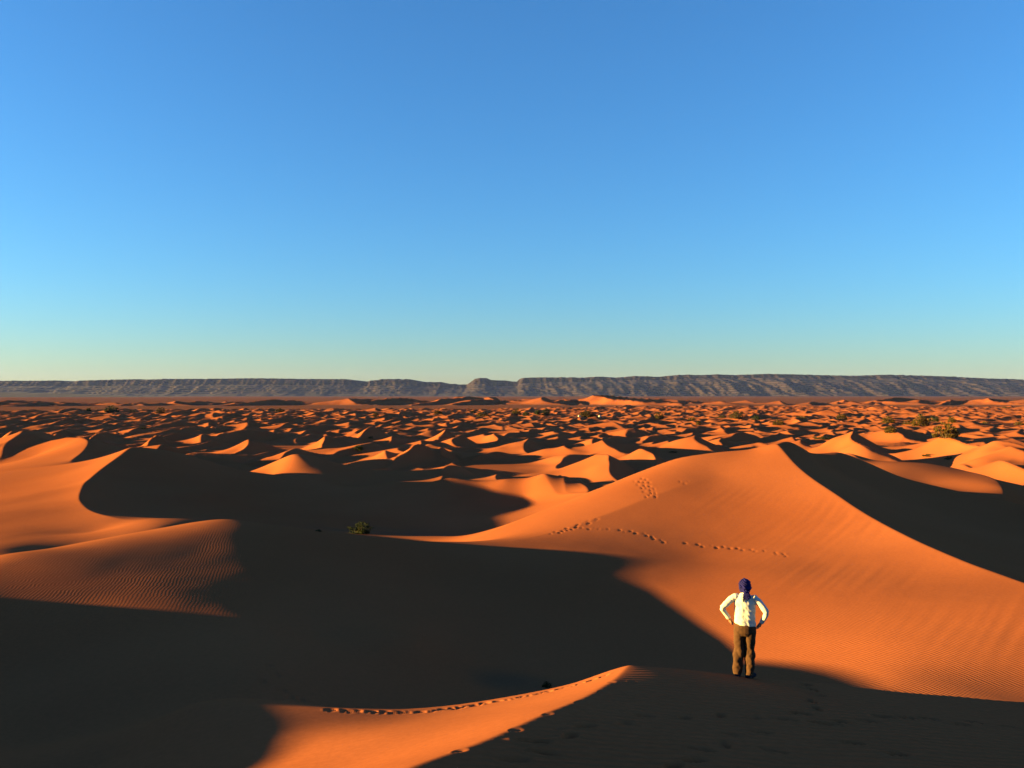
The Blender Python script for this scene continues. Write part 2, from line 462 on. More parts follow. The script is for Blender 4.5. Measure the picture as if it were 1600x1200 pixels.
def build_prints():
    single = [(1218, 1061), (1258, 1071), (1270, 1079), (1281, 1088), (1268, 1097), (1276, 1108), (1252, 1115), (1225, 1123), (1280, 1130), (1296, 1131), (1312, 1128),
              (1355, 1127), (1378, 1121), (1418, 1123), (1450, 1124), (1500, 1133), (1522, 1129), (1577, 1136), (1178, 1121), (1125, 1117), (1070, 1120), (1005, 1118), (912, 1135), (975, 1130),
              (1137, 1146), (1187, 1143), (1133, 1164), (1090, 1172), (1205, 1172), (1083, 1190), (1050, 1200), (833, 1158), (890, 1150), (845, 1176), (800, 1188), (1330, 1160), (1400, 1178)]
    r_ = random.Random(5)
    for (px, py, pz), (u, v) in zip(hits(single, 6, 20), single):
        if v > 1112 and u > 1210: a = R(84)
        elif u > 1210: a = R(r_.uniform(-15, 40))
        else: a = R(r_.uniform(20, 100))
        big = u > 1210
        PRINTS.append((px, py, a + r_.uniform(-.25, .25), .155, .06, (.12 if big else .07) * r_.uniform(.8, 1.2)))
    # two pairs of steps along the sharp saddle crest
    track([(512, 1109), (560, 1112), (640, 1114), (700, 1109), (750, 1102)], 23, .09, .042, .06, .02, .02, 1)
    track([(690, 1109), (760, 1099), (800, 1093), (850, 1082), (900, 1070), (950, 1054)], 27, .085, .04, .05, .02, .02, 2)
    # scuffs along the near ridge
    track([(720, 1184), (790, 1158), (850, 1131), (905, 1106), (945, 1084), (980, 1058)], 12, .10, .05, .014, .10, .12, 3)
    # far tracks on the tall dune
    track([(860, 834), (905, 825), (960, 828), (1005, 834), (1030, 845), (1080, 851), (1140, 856), (1190, 861), (1235, 869)], 42, .095, .065, .05, .10, .05, 4)
    track([(1003, 748), (1010, 757), (1016, 767), (1020, 779)], 11, .14, .09, .055, .2, .12, 6)
    track([(996, 747), (1003, 757), (1009, 767), (1013, 777)], 10, .14, .09, .055, .2, .12, 7)
    track([(870, 832), (893, 825), (915, 817), (935, 810)], 8, .15, .1, .05, .16, .08, 8)
    spots = ((1062, 752), (1070, 756), (1075, 753), (410, 1065), (430, 1055), (440, 1080), (452, 1090), (420, 1040), (470, 1094))
    for X, Y, Z in hits(spots, 10, 80):
        PRINTS.append((X, Y, r_.uniform(0, 3), .10, .08, .035))
build_prints()

# ------------------------------------------------------------------ materials
def new_mat(name):
    m = bpy.data.materials.new(name)
    m.use_nodes = True
    nt = m.node_tree
    for n in list(nt.nodes): nt.nodes.remove(n)
    out = nt.nodes.new('ShaderNodeOutputMaterial')
    b = nt.nodes.new('ShaderNodeBsdfPrincipled')
    nt.links.new(b.outputs['BSDF'], out.inputs['Surface'])
    b.inputs['Roughness'].default_value = .9
    b.inputs['Specular IOR Level'].default_value = .1
    return m, nt, b

SAND = (0.235, 0.071, 0.027)
def sand_material():
    m, nt, b = new_mat('sand')
    N = nt.nodes.new; L = nt.links.new
    geo = N('ShaderNodeNewGeometry')
    # slight colour drift over tens of metres, plus grain
    n1 = N('ShaderNodeTexNoise'); n1.inputs['Scale'].default_value = .06; n1.inputs['Detail'].default_value = 4
    L(geo.outputs['Position'], n1.inputs['Vector'])
    r1 = N('ShaderNodeValToRGB')
    r1.color_ramp.elements[0].position = .3; r1.color_ramp.elements[0].color = (SAND[0] * .9, SAND[1] * .86, SAND[2] * .85, 1)
    r1.color_ramp.elements[1].position = .7; r1.color_ramp.elements[1].color = (SAND[0] * 1.08, SAND[1] * 1.12, SAND[2] * 1.15, 1)
    L(n1.outputs['Fac'], r1.inputs['Fac'])
    ga = N('ShaderNodeAttribute'); ga.attribute_name = 'gravel'
    mix = N('ShaderNodeMix'); mix.data_type = 'RGBA'
    L(ga.outputs['Fac'], mix.inputs[0])
    L(r1.outputs['Color'], mix.inputs[6])
    mix.inputs[7].default_value = (.150, .062, .034, 1)
    pa = N('ShaderNodeAttribute'); pa.attribute_name = 'playa'
    mp = N('ShaderNodeMix'); mp.data_type = 'RGBA'
    L(pa.outputs['Fac'], mp.inputs[0]); L(mix.outputs[2], mp.inputs[6]); mp.inputs[7].default_value = (.14, .058, .028, 1)
    # fine grain of the sand itself
    n2 = N('ShaderNodeTexNoise'); n2.inputs['Scale'].default_value = 9; n2.inputs['Detail'].default_value = 6; n2.inputs['Roughness'].default_value = .7
    L(geo.outputs['Position'], n2.inputs['Vector'])
    mr = N('ShaderNodeMapRange'); mr.inputs['From Min'].default_value = .3; mr.inputs['From Max'].default_value = .7
    mr.inputs['To Min'].default_value = .9; mr.inputs['To Max'].default_value = 1.1
    L(n2.outputs['Fac'], mr.inputs['Value'])
    mg = N('ShaderNodeMix'); mg.data_type = 'RGBA'; mg.blend_type = 'MULTIPLY'; mg.inputs[0].default_value = 1
    L(mp.outputs[2], mg.inputs[6]); L(mr.outputs['Result'], mg.inputs[7])
    L(mg.outputs[2], b.inputs['Base Color'])
    b.inputs['Roughness'].default_value = 1.0
    b.inputs['Specular IOR Level'].default_value = 0.0
    # wind ripples: two sets, each where the wind leaves them
    def ripple(attr, rot, scale, dist, distort):
        mpn = N('ShaderNodeMapping'); mpn.inputs['Rotation'].default_value = (0, 0, rot)
        L(geo.outputs['Position'], mpn.inputs['Vector'])
        wv = N('ShaderNodeTexWave'); wv.wave_type = 'BANDS'; wv.bands_direction = 'X'
        wv.inputs['Scale'].default_value = scale; wv.inputs['Distortion'].default_value = distort
        wv.inputs['Detail'].default_value = 2.5; wv.inputs['Detail Scale'].default_value = .28; wv.inputs['Detail Roughness'].default_value = .6
        L(mpn.outputs['Vector'], wv.inputs['Vector'])
        a = N('ShaderNodeAttribute'); a.attribute_name = attr
        mu = N('ShaderNodeMath'); mu.operation = 'MULTIPLY'
        L(wv.outputs['Fac'], mu.inputs[0]); L(a.outputs['Fac'], mu.inputs[1])
        m2 = N('ShaderNodeMath'); m2.operation = 'MULTIPLY'; m2.inputs[1].default_value = dist
        L(mu.outputs[0], m2.inputs[0])
        return m2
    w1 = ripple('ripple_cross', R(-14), 2.9, .0062, 7.0)
    w2 = ripple('ripple_near', R(72), 1.6, .03, 8.0)
    gn = N('ShaderNodeMath'); gn.operation = 'MULTIPLY'; gn.inputs[1].default_value = .00022
    L(n2.outputs['Fac'], gn.inputs[0])
    s1 = N('ShaderNodeMath'); s1.operation = 'ADD'; L(w1.outputs[0], s1.inputs[0]); L(w2.outputs[0], s1.inputs[1])
    s2 = N('ShaderNodeMath'); s2.operation = 'ADD'; L(s1.outputs[0], s2.inputs[0]); L(gn.outputs[0], s2.inputs[1])
    bp = N('ShaderNodeBump'); bp.inputs['Strength'].default_value = 1.0; bp.inputs['Distance'].default_value = 1.0
    L(s2.outputs[0], bp.inputs['Height']); L(bp.outputs['Normal'], b.inputs['Normal'])
    return m
MAT_SAND = sand_material()

# ------------------------------------------------------------------ the ground sheet
def spaced(segments):
    out = [segments[0][0]]
    for r0, r1, n, mode in segments:
        t = np.arange(1, n + 1) / n
        out += list(r0 * (r1 / r0) ** t if mode == 'g' else r0 + (r1 - r0) * t)
    return np.array(out)
rows = spaced([(0.5, 5.5, 22, 'g'), (5.5, 18.5, 270, 'g'), (18.5, 62, 280, 'g'), (62, 240, 370, 'g'), (240, 760, 430, 'g'), (760, 1200, 90, 'g'), (1200, 12000, 30, 'g')])
fine = np.linspace(-35, 35, 790)
left = -35 - np.cumsum(np.linspace(.12, 1.4, 70)); left = left[left > -110][::-1]
rightc = 35 + np.cumsum(np.linspace(.2, 3, 30)); rightc = rightc[rightc < 110]
back = np.arange(rightc[-1] + 4, 360 + left[0] - 2, 5.0)
cols = np.concatenate([left, fine, rightc, back])
AZ = np.radians(cols)
GX = np.outer(rows, np.sin(AZ)); GY = np.outer(rows, np.cos(AZ))
GZ = height(GX, GY) + prints(GX.ravel(), GY.ravel()) + relief(GX.ravel(), GY.ravel())
nr, nc = GX.shape
co = np.column_stack([GX.ravel(), GY.ravel(), GZ])
i = np.arange(nr - 1)[:, None] * nc; j = np.arange(nc)[None, :]
j2 = (j + 1) % nc
quads = np.stack([i + j, i + j2, i + nc + j2, i + nc + j], -1).reshape(-1, 4)[:, ::-1]
me = bpy.data.meshes.new('sand_dunes')
me.vertices.add(len(co)); me.vertices.foreach_set('co', co.astype(np.float32).ravel())
me.loops.add(quads.size); me.loops.foreach_set('vertex_index', quads.astype(np.int32).ravel())
me.polygons.add(len(quads)); me.polygons.foreach_set('loop_start', (np.arange(len(quads)) * 4).astype(np.int32))
me.polygons.foreach_set('use_smooth', np.ones(len(quads), bool))
rr = np.hypot(co[:, 0], co[:, 1])
grav = sstep(1.2, .3, co[:, 2]) * sstep(580, 700, rr - 230 * sstep(-.05, .3, co[:, 0] / np.maximum(co[:, 1], 1)) + 40 * noise(co[:, 0] / 60, co[:, 1] / 60, 41))
grav = np.maximum(grav, sstep(1150, 1350, rr))
at_ = me.attributes.new('gravel', 'FLOAT', 'POINT'); at_.data.foreach_set('value', grav.astype(np.float32))
vx, vy, vz = co[:, 0], co[:, 1], co[:, 2]
def put(name, val):
    a_ = me.attributes.new(name, 'FLOAT', 'POINT'); a_.data.foreach_set('value', np.clip(val, 0, 1).astype(np.float32))
pl = np.exp(-(((vx + 8.5) / 7.5) ** 2 + ((vy - 66) / 7) ** 2) ** 1.5) + np.exp(-(((vx - .2) / 1.3) ** 2 + ((vy - 24.5) / 1.1) ** 2) ** 2)
put('playa', pl * np.clip(.75 + .8 * noise(vx / 2.3, vy / 2.3, 61), 0, 1))
patch = np.clip(.75 + .7 * noise(vx / 9, vy / 9, 62), .15, 1)
rc = np.exp(-(((vx + 13) / 9) ** 2 + ((vy - 30) / 8) ** 2) ** 2) + 1.0 * sstep(35, 22, vy) * sstep(4, 8, vx) + .8 * np.exp(-(((vx + 29) / 7) ** 2 + ((vy - 55) / 8) ** 2) ** 2)
put('ripple_cross', rc * np.where(vx < 0, (.40 + .14 * noise(vx / 3, vy / 3, 63)) * (.25 + .75 * sstep(-10, -16, vx)), .9 * patch * (1 - .6 * sstep(13, 17, vx))))
put('ripple_near', sstep(20, 14, vy) * patch * sstep(.1, .9, vx + .84 - (vy - 6.7) * .36))
me.update(calc_edges=True)
me.materials.append(MAT_SAND)
ground = bpy.data.objects.new('sand_dunes', me); C.objects.link(ground)
tag(ground, kind='structure')
print('ground tris', len(quads) * 2)

# ------------------------------------------------------------------ the mountains along the horizon
SKYLINE = [(-300, 600), (-150, 598), (0, 595), (50, 595), (95, 594.5), (107, 597), (120, 595), (160, 593.5), (215, 592.5), (225, 593), (260, 592), (320, 592), (400, 591), (470, 592), (545, 592.5), (555, 594.5),
    (565, 597), (580, 595), (595, 592.5), (624, 592), (628, 593.5), (632, 592), (640, 592.5), (652, 596), (655, 596.5), (690, 597), (693, 600), (710, 599.5), (715, 601), (730, 600.5), (737, 596), (742, 592), (750, 590.5),
    (760, 590.5), (768, 594), (790, 594.5), (800, 596), (808, 596), (812, 592), (820, 590), (850, 589.5), (895, 589.5), (905, 590), (940, 588.5), (965, 590), (990, 587.5), (1010, 588), (1030, 589), (1045, 587), (1065, 585.5),
    (1100, 586), (1120, 585), (1150, 586), (1200, 584), (1260, 585.5), (1300, 586.5), (1340, 587), (1385, 585.5), (1450, 587), (1500, 589), (1545, 591.5), (1590, 592.5), (1600, 593.5), (1750, 597), (1950, 602)]
def rock_material():
    m, nt, b = new_mat('mountain_rock')
    N = nt.nodes.new; L = nt.links.new
    geo = N('ShaderNodeNewGeometry')
    mp = N('ShaderNodeMapping'); mp.inputs['Scale'].default_value = (.0012, .0012, .045)
    L(geo.outputs['Position'], mp.inputs['Vector'])
    n = N('ShaderNodeTexNoise'); n.inputs['Scale'].default_value = 1; n.inputs['Detail'].default_value = 7; n.inputs['Roughness'].default_value = .65
    L(mp.outputs['Vector'], n.inputs['Vector'])
    r = N('ShaderNodeValToRGB')
    r.color_ramp.elements[0].position = .3; r.color_ramp.elements[0].color = (.014, .0105, .014, 1)
    r.color_ramp.elements[1].position = .72; r.color_ramp.elements[1].color = (.029, .020, .021, 1)
    L(n.outputs['Fac'], r.inputs['Fac']); L(r.outputs['Color'], b.inputs['Base Color'])
    b.inputs['Roughness'].default_value = 1
    return m
MAT_ROCK = rock_material()
def mountains():
    D = 7000.0
    us = np.linspace(-290, 1900, 1150)
    sk = np.interp(us, [p[0] for p in SKYLINE], [p[1] for p in SKYLINE]) + .5 * noise(us / 9, us * 0, 71) + .4 * noise(us / 3.3, us * 0 + 5, 72)
    Hc = EYE + (HZ - sk) / F * D
    X = (us - 800) / F * D
    ts = np.concatenate([np.linspace(0, 1, 84), 1 + np.array([.05, .15, .4, 1.0, 2.0])])
    V = np.zeros((len(ts), len(us), 3))
    right = sstep(700, 1050, us)
    for i, t in enumerate(ts):
        tt = min(t, 1.0)
        prof = (.13 * sstep(0, .45, tt) + .52 * sstep(.3, .93, tt) + .35 * sstep(.88, 1.0, tt)) * (1 - right) + right * (.25 * sstep(0, .6, tt) + .60 * sstep(.1, .95, tt) + .15 * sstep(.9, 1.0, tt))
        prof = prof if t <= 1 else 1 - .02 * (t - 1)
        g = np.abs(noise(X / 210 + 1.6 * tt + .8 * noise(X / 900, X * 0 + 2, 75), X * 0 + tt * .9, 73)) * 1.4
        g2 = np.abs(noise(X / 85 + 1.1 * tt, X * 0 + tt * 2.2, 74))
        g3 = np.abs(noise(X / 40 + 2.2 * tt, X * 0 + tt * 4.1, 79))
        cut = .6 * (24 * np.clip(1 - g, 0, 1) ** 1.6 + 17 * np.clip(1 - g2, 0, 1) ** 1.6 + 10 * np.clip(1 - g3, 0, 1) ** 1.5) * math.sin(math.pi * min(tt, 1.0)) ** .8 * (.45 + .65 * right)
        big = 260 * noise(X / 900, X * 0 + .3, 76) + 110 * noise(X / 260, X * 0 + 1.3, 77)
        z = Hc * prof - cut * (Hc / 170)
        y = D - 150 - 850 * (1 - t) + big * (1 - tt) * .9 + 30 * noise(X / 120, X * 0 + tt * 4, 78) * (1 - tt) + 16 * np.sin(z * .38 + 2 * noise(X / 500, X * 0 + tt, 80)) + 14 * noise(X / 30, X * 0 + tt * 9, 81)
        V[i, :, 0] = X * (1 - .02 * (1 - tt)); V[i, :, 1] = y + (150 if t > 1 else 150 * tt); V[i, :, 2] = np.maximum(z, -2) if t > 0 else -2
    n, m = len(ts), len(us)
    q = [(a * m + b, a * m + b + 1, (a + 1) * m + b + 1, (a + 1) * m + b) for a in range(n - 1) for b in range(m - 1)]
    o = mesh_obj('mountain_range', V.reshape(-1, 3), q, MAT_ROCK)
    tag(o, kind='structure')
    # low dark rise in front of the range on the left
    us2 = np.linspace(-300, 330, 160)
    V = []
    for k, t in enumerate(np.linspace(0, 1, 9)):
        for u in us2:
            H_ = (EYE + (HZ - 613.3) / F * 4600) * math.exp(-abs((u - 20) / 150) ** 2.2) * (1 + .12 * float(noise(np.array([u / 22.]), np.array([.5]), 79)[0]))
            V.append(((u - 800) / F * 4600, 4300 + 700 * t, H_ * math.sin(math.pi * t) ** .8 - 1))
    m = len(us2)
    q = [(a * m + b, a * m + b + 1, (a + 1) * m + b + 1, (a + 1) * m + b) for a in range(8) for b in range(m - 1)]
    tag(mesh_obj('foothill', V, q, MAT_ROCK), kind='structure')
mountains()

# ------------------------------------------------------------------ shrubs
def leaf_material(name, c0, c1):
    m, nt, b = new_mat(name)
    N = nt.nodes.new; L = nt.links.new
    oi = N('ShaderNodeObjectInfo'); geo = N('ShaderNodeNewGeometry')
    n = N('ShaderNodeTexNoise'); n.inputs['Scale'].default_value = 2.2; n.inputs['Detail'].default_value = 3
    L(geo.outputs['Position'], n.inputs['Vector'])
    r = N('ShaderNodeValToRGB')
    r.color_ramp.elements[0].position = .35; r.color_ramp.elements[0].color = (*c0, 1)
    r.color_ramp.elements[1].position = .65; r.color_ramp.elements[1].color = (*c1, 1)
    L(n.outputs['Fac'], r.inputs['Fac']); L(r.outputs['Color'], b.inputs['Base Color'])
    return m
MAT_LEAF = leaf_material('tamarisk_leaf', (.026, .020, .004), (.060, .038, .007))
MAT_LEAF_D = leaf_material('green_leaf', (.012, .018, .004), (.024, .030, .006))
MAT_BARK, _nt, _b = new_mat('bark'); _b.inputs['Base Color'].default_value = (.07, .045, .03, 1)

def shrub_meshes(seed, kind):
    """foliage: hundreds of thin upright sprays gathered in uneven tufts; stems: tapered limbs. Unit size: 1 wide, 1 high"""
    r_ = random.Random(seed)
    fv, ff, sv, sf = [], [], [], []
    tufts = []
    nt_ = {'round': 46, 'tall': 40, 'low': 30}[kind]
    for i in range(nt_):
        a = r_.uniform(0, 6.283); rr = .42 * math.sqrt(r_.random())
        top = {'round': .80 * math.sqrt(max(0, 1 - (rr / .5) ** 2)) + .1, 'tall': .95 * (1 - (rr / .5) ** 1.3 * .75), 'low': .6 * math.sqrt(max(0, 1 - (rr / .5) ** 2)) + .15}[kind]
        h = top * r_.uniform(.55, 1.08) * (1 if r_.random() > .5 else r_.uniform(.35, .8))
        tufts.append((rr * math.cos(a) * 1.05, rr * math.sin(a) * 1.05, max(h, .1)))
    for (tx, ty, th) in tufts:
        sz = r_.uniform(.07, .13)
        for k in range(34):
            # a spray: a narrow blade leaning outwards
            ox = tx + r_.gauss(0, sz * .6); oy = ty + r_.gauss(0, sz * .6); oz = max(.01, th - abs(r_.gauss(0, .11)) - .05)
            ln = r_.uniform(.05, .13); a = r_.uniform(0, 6.283); lean = r_.uniform(.1, .8)
            dx, dy, dz = lean * (math.cos(a) * .6 + tx), lean * (math.sin(a) * .6 + ty), 1.0
            n_ = math.sqrt(dx * dx + dy * dy + dz * dz); dx, dy, dz = dx / n_ * ln, dy / n_ * ln, dz / n_ * ln
            b_ = r_.uniform(0, 6.283); wd = r_.uniform(.010, .024)
            wx, wy = math.cos(b_) * wd, math.sin(b_) * wd
            i0 = len(fv)
            fv += [(ox - wx * .4, oy - wy * .4, oz), (ox + wx * .4, oy + wy * .4, oz), (ox + dx * .55 + wx, oy + dy * .55 + wy, oz + dz * .6), (ox + dx, oy + dy, oz + dz), (ox + dx * .55 - wx, oy + dy * .55 - wy, oz + dz * .6)]
            ff += [(i0, i0 + 1, i0 + 2, i0 + 4), (i0 + 4, i0 + 2, i0 + 3)]
    for (tx, ty, th) in tufts[:16]:
        pts = [(tx * .1, ty * .1, -.06), (tx * .55, ty * .55, th * .45), (tx, ty, th * .9)]
        rad = [.018, .012, .004]
        i0 = len(sv)
        for (px, py, pz), ra in zip(pts, rad):
            for k in range(5):
                sv.append((px + ra * math.cos(k * 1.2566), py + ra * math.sin(k * 1.2566), pz))
        for g in range(2):
            for k in range(5):
                sf.append((i0 + g * 5 + k, i0 + g * 5 + (k + 1) % 5, i0 + g * 5 + 5 + (k + 1) % 5, i0 + g * 5 + 5 + k))
    return fv, ff, sv, sf
SHRUB = {}
for k_, kd in enumerate(('round', 'tall', 'low')):
    for v_ in range(2):
        fv, ff, sv, sf = shrub_meshes(100 + 10 * k_ + v_, kd)
        m1 = bpy.data.meshes.new('foliage'); m1.from_pydata(fv, [], ff); m1.materials.append(MAT_LEAF)
        m1d = m1.copy(); m1d.materials[0] = MAT_LEAF_D
        m2 = bpy.data.meshes.new('stem'); m2.from_pydata(sv, [], sf); m2.materials.append(MAT_BARK)
        SHRUB[(kd, v_, 0)] = (m1, m2); SHRUB[(kd, v_, 1)] = (m1d, m2)

def shrub(u, v, wpx, hpx, kind, dark, label, group=None, name='desert_shrub', seed=0):
    X, Y, g = seed
    r_ = random.Random(int(u * 7 + v))
    o = empty(name, (X, Y, g - .03), r_.uniform(0, 6.28))
    w = wpx / F * Y; h = hpx / F * Y * 1.05
    fm, sm = SHRUB[(kind, r_.randint(0, 1), dark)]
    for nm, me_ in (('foliage', fm), ('stem', sm)):
        c = bpy.data.objects.new(nm, me_); C.objects.link(c); c.parent = o; c.scale = (w, w, h)
    tag(o, label, 'shrub', group)
    return o
GF = 'shrubs out in the dune field'
SHRUBS = [
 (563, 834, 38, 19, 'round', 1, 'dark green bush on the shaded trough floor behind the middle dune'),
 (497, 830, 12, 5, 'low', 1, 'tiny dark tuft just left of the dark bush in the shaded trough'),
 (855, 1074, 16, 11, 'round', 1, 'small dark tuft in the pit beyond the sharp saddle crest'),
 (174, 644, 20, 11, 'round', 1, 'large dark shrub on the gravel flat at far left'),
 (139, 643, 9, 6, 'round', 1, 'small dark shrub just left of the large dark one at far left'),
 (207, 644, 9, 5, 'low', 0, 'low olive shrub just right of the large dark one at far left'),
 (251, 646, 16, 10, 'round', 0, 'olive shrub on the left edge of the gravel flat, right of the dark ones'),
 (438, 644, 14, 9, 'tall', 0, 'lone olive shrub on the gravel flat left of centre'),
 (560, 704, 16, 9, 'round', 1, 'dark bush with sunlit top in the shade among left-centre dunes'),
 (579, 685, 9, 5, 'low', 1, 'low dark bush in shade just above the one with the sunlit top'),
 (222, 670, 16, 4, 'low', 1, 'flat dark bush in the shaded dunes at left'),
 (587, 651, 10, 10, 'tall', 0, 'narrow upright shrub on the far dunes left of the butte'),
 (685, 648, 13, 10, 'tall', 0, 'golden upright shrub on the far dunes below the notch left of the butte'),
 (738, 645, 11, 5, 'low', 0, 'low shrub on the gravel flat below the butte'),
 (755, 651, 24, 9, 'low', 0, 'wide low shrub on far dunes below the butte'),
 (807, 648, 14, 10, 'round', 0, 'olive shrub left of the dark pair near the centre'),
 (822, 650, 11, 7, 'round', 1, 'small dark shrub, left one of the pair near the centre'),
 (840, 648, 12, 8, 'round', 1, 'dark shrub, middle of the close row near the centre'),
 (853, 649, 15, 10, 'round', 1, 'dark rounded shrub at the right end of the close row near the centre'),
 (918, 652, 25, 14, 'tall', 0, 'big olive shrub between two tiny white patches'),
 (1030, 655, 17, 11, 'round', 0, 'olive shrub right of centre beyond the tall dune'),
 (1081, 657, 14, 7, 'low', 0, 'low shrub just left of the narrow upright one right of centre'),
 (1091, 664, 8, 10, 'tall', 0, 'narrow upright shrub nearer the tall dune, right of centre'),
 (1127, 653, 15, 6, 'low', 0, 'low faint shrub left of the wide olive one right of centre'),
 (1151, 654, 24, 11, 'round', 0, 'wide olive shrub on the far field above the tall dune'),
 (1181, 656, 12, 7, 'round', 1, 'small dark shrub right of the wide olive one above the tall dune'),
 (1217, 664, 17, 9, 'round', 0, 'rounded olive shrub straight above the tall dune peak'),
 (1252, 654, 16, 6, 'low', 0, 'low yellowish shrub right of the tall dune peak, far field'),
 (1315, 656, 16, 10, 'round', 0, 'rounded shrub standing alone far right of the peak'),
 (1387, 661, 22, 11, 'round', 0, 'yellowish shrub, upper of two left of the big right-hand shrubs'),
 (1391, 677, 19, 12, 'round', 0, 'rounded shrub, lower of two left of the big right-hand shrubs'),
 (1438, 666, 26, 22, 'tall', 0, 'tall golden shrub left of and behind the largest shrub'),
 (1419, 663, 18, 9, 'low', 0, 'low shrub against the left foot of the tall golden shrub'),
 (1459, 659, 16, 9, 'round', 1, 'dark shrub on the right of the tall golden shrub'),
 (1487, 660, 15, 12, 'tall', 0, 'upright golden shrub behind the largest shrub'),
 (1477, 684, 36, 25, 'round', 0, 'largest shrub, bushy golden olive, on the right-hand dunes'),
 (1448, 713, 14, 6, 'low', 1, 'left of two dark bushes in a long shadow at right'),
 (1482, 718, 15, 7, 'low', 1, 'right of two dark bushes in a long shadow at right'),
 (1594, 664, 18, 8, 'low', 0, 'low shrub at the right edge of the photo'),
 (1540, 662, 12, 5, 'low', 0, 'faint low shrub between the largest shrub and the right edge'),
 (1572, 638, 12, 4, 'low', 0, 'tiny far shrub near the right edge by the far dune chain'),
 (1285, 686, 30, 6, 'low', 1, 'wide dark scrub in a shadow right behind the tall dune peak'),
 (1052, 707, 13, 4, 'low', 0, 'small green tuft in a shadow behind the shoulder of the tall dune'),
]
_h = hits([(q[0], q[1]) for q in SHRUBS], 10, 900)
for q, p in zip(SHRUBS, _h):
    shrub(*q, group=GF, seed=p)

# ------------------------------------------------------------------ the person on the near dune
def cloth_material(name, col, var=.12, rough=.9, weave=900.0):
    m, nt, b = new_mat(name)
    N = nt.nodes.new; L = nt.links.new
    tc = N('ShaderNodeTexCoord')
    n = N('ShaderNodeTexNoise'); n.inputs['Scale'].default_value = 14; n.inputs['Detail'].default_value = 4
    L(tc.outputs['Object'], n.inputs['Vector'])
    r = N('ShaderNodeValToRGB')
    r.color_ramp.elements[0].position = .3; r.color_ramp.elements[0].color = (*[c * (1 - var) for c in col], 1)
    r.color_ramp.elements[1].position = .7; r.color_ramp.elements[1].color = (*[c * (1 + var) for c in col], 1)
    L(n.outputs['Fac'], r.inputs['Fac']); L(r.outputs['Color'], b.inputs['Base Color'])
    b.inputs['Roughness'].default_value = rough
    return m
MAT_SHIRT = cloth_material('white_cotton', (.41, .40, .37), .05)
MAT_TROUSER = cloth_material('brown_cloth', (.044, .021, .0105), .3)
MAT_SCARF = cloth_material('indigo_cloth', (.007, .006, .062), .35)
MAT_SHOE = cloth_material('dark_suede', (.010, .012, .018), .2)
MAT_SKIN = cloth_material('skin', (.26, .13, .08), .08, .6)

def loft(V, Fc, rings, seg=20, cap=True):
    """rings: (centre, rx, ry[, axis]) swept along the path of centres; rx across (x-ish), ry in depth"""
    base = len(V)
    n = len(rings)
    for i, rg in enumerate(rings):
        c = Vector(rg[0])
        if len(rg) > 3: ax = Vector(rg[3])
        else: ax = Vector(rings[min(i + 1, n - 1)][0]) - Vector(rings[max(i - 1, 0)][0])
        ax.normalize()
        ref = Vector((0, 1, 0)) if abs(ax.y) < .9 else Vector((0, 0, 1))
        ux = ref.cross(ax); ux.normalize(); uy = ax.cross(ux)
        for k in range(seg):
            a = 2 * math.pi * k / seg
            V.append(tuple(c + ux * rg[1] * math.cos(a) + uy * rg[2] * math.sin(a)))
    for i in range(n - 1):
        for k in range(seg):
            a = base + i * seg + k; b = base + i * seg + (k + 1) % seg
            Fc.append((a, b, b + seg, a + seg))
    if cap:
        Fc.append(tuple(base + k for k in range(seg))[::-1])
        Fc.append(tuple(base + (n - 1) * seg + k for k in range(seg)))

def fuse(name, lofts, mat, parent, voxel=.008, smooth=6, wrinkle=None):
    """weld several lofted tubes into one continuous skin"""
    V, Fc = [], []
    for l in lofts: loft(V, Fc, l)
    tmp = mesh_obj('tmp', V, Fc)
    md = tmp.modifiers.new('r', 'REMESH'); md.mode = 'VOXEL'; md.voxel_size = voxel; md.use_smooth_shade = True
    ms = tmp.modifiers.new('s', 'SMOOTH'); ms.iterations = smooth; ms.factor = .5
    dg = bpy.context.evaluated_depsgraph_get(); dg.update()
    me_ = bpy.data.meshes.new_from_object(tmp.evaluated_get(dg))
    bpy.data.objects.remove(tmp)
    me_.name = name
    nv = len(me_.vertices)
    if wrinkle:
        P = np.zeros(nv * 3, np.float32); me_.vertices.foreach_get('co', P); P = P.reshape(-1, 3).astype(float)
        Nn = np.zeros(nv * 3, np.float32); me_.vertices.foreach_get('normal', Nn); Nn = Nn.reshape(-1, 3)
        P = P + Nn * wrinkle(P)[:, None]
        me_.vertices.foreach_set('co', P.astype(np.float32).ravel())
    me_.polygons.foreach_set('use_smooth', np.ones(len(me_.polygons), bool))
    me_.materials.clear(); me_.materials.append(mat)
    me_.update()
    o = bpy.data.objects.new(name, me_); C.objects.link(o); o.parent = parent
    return o

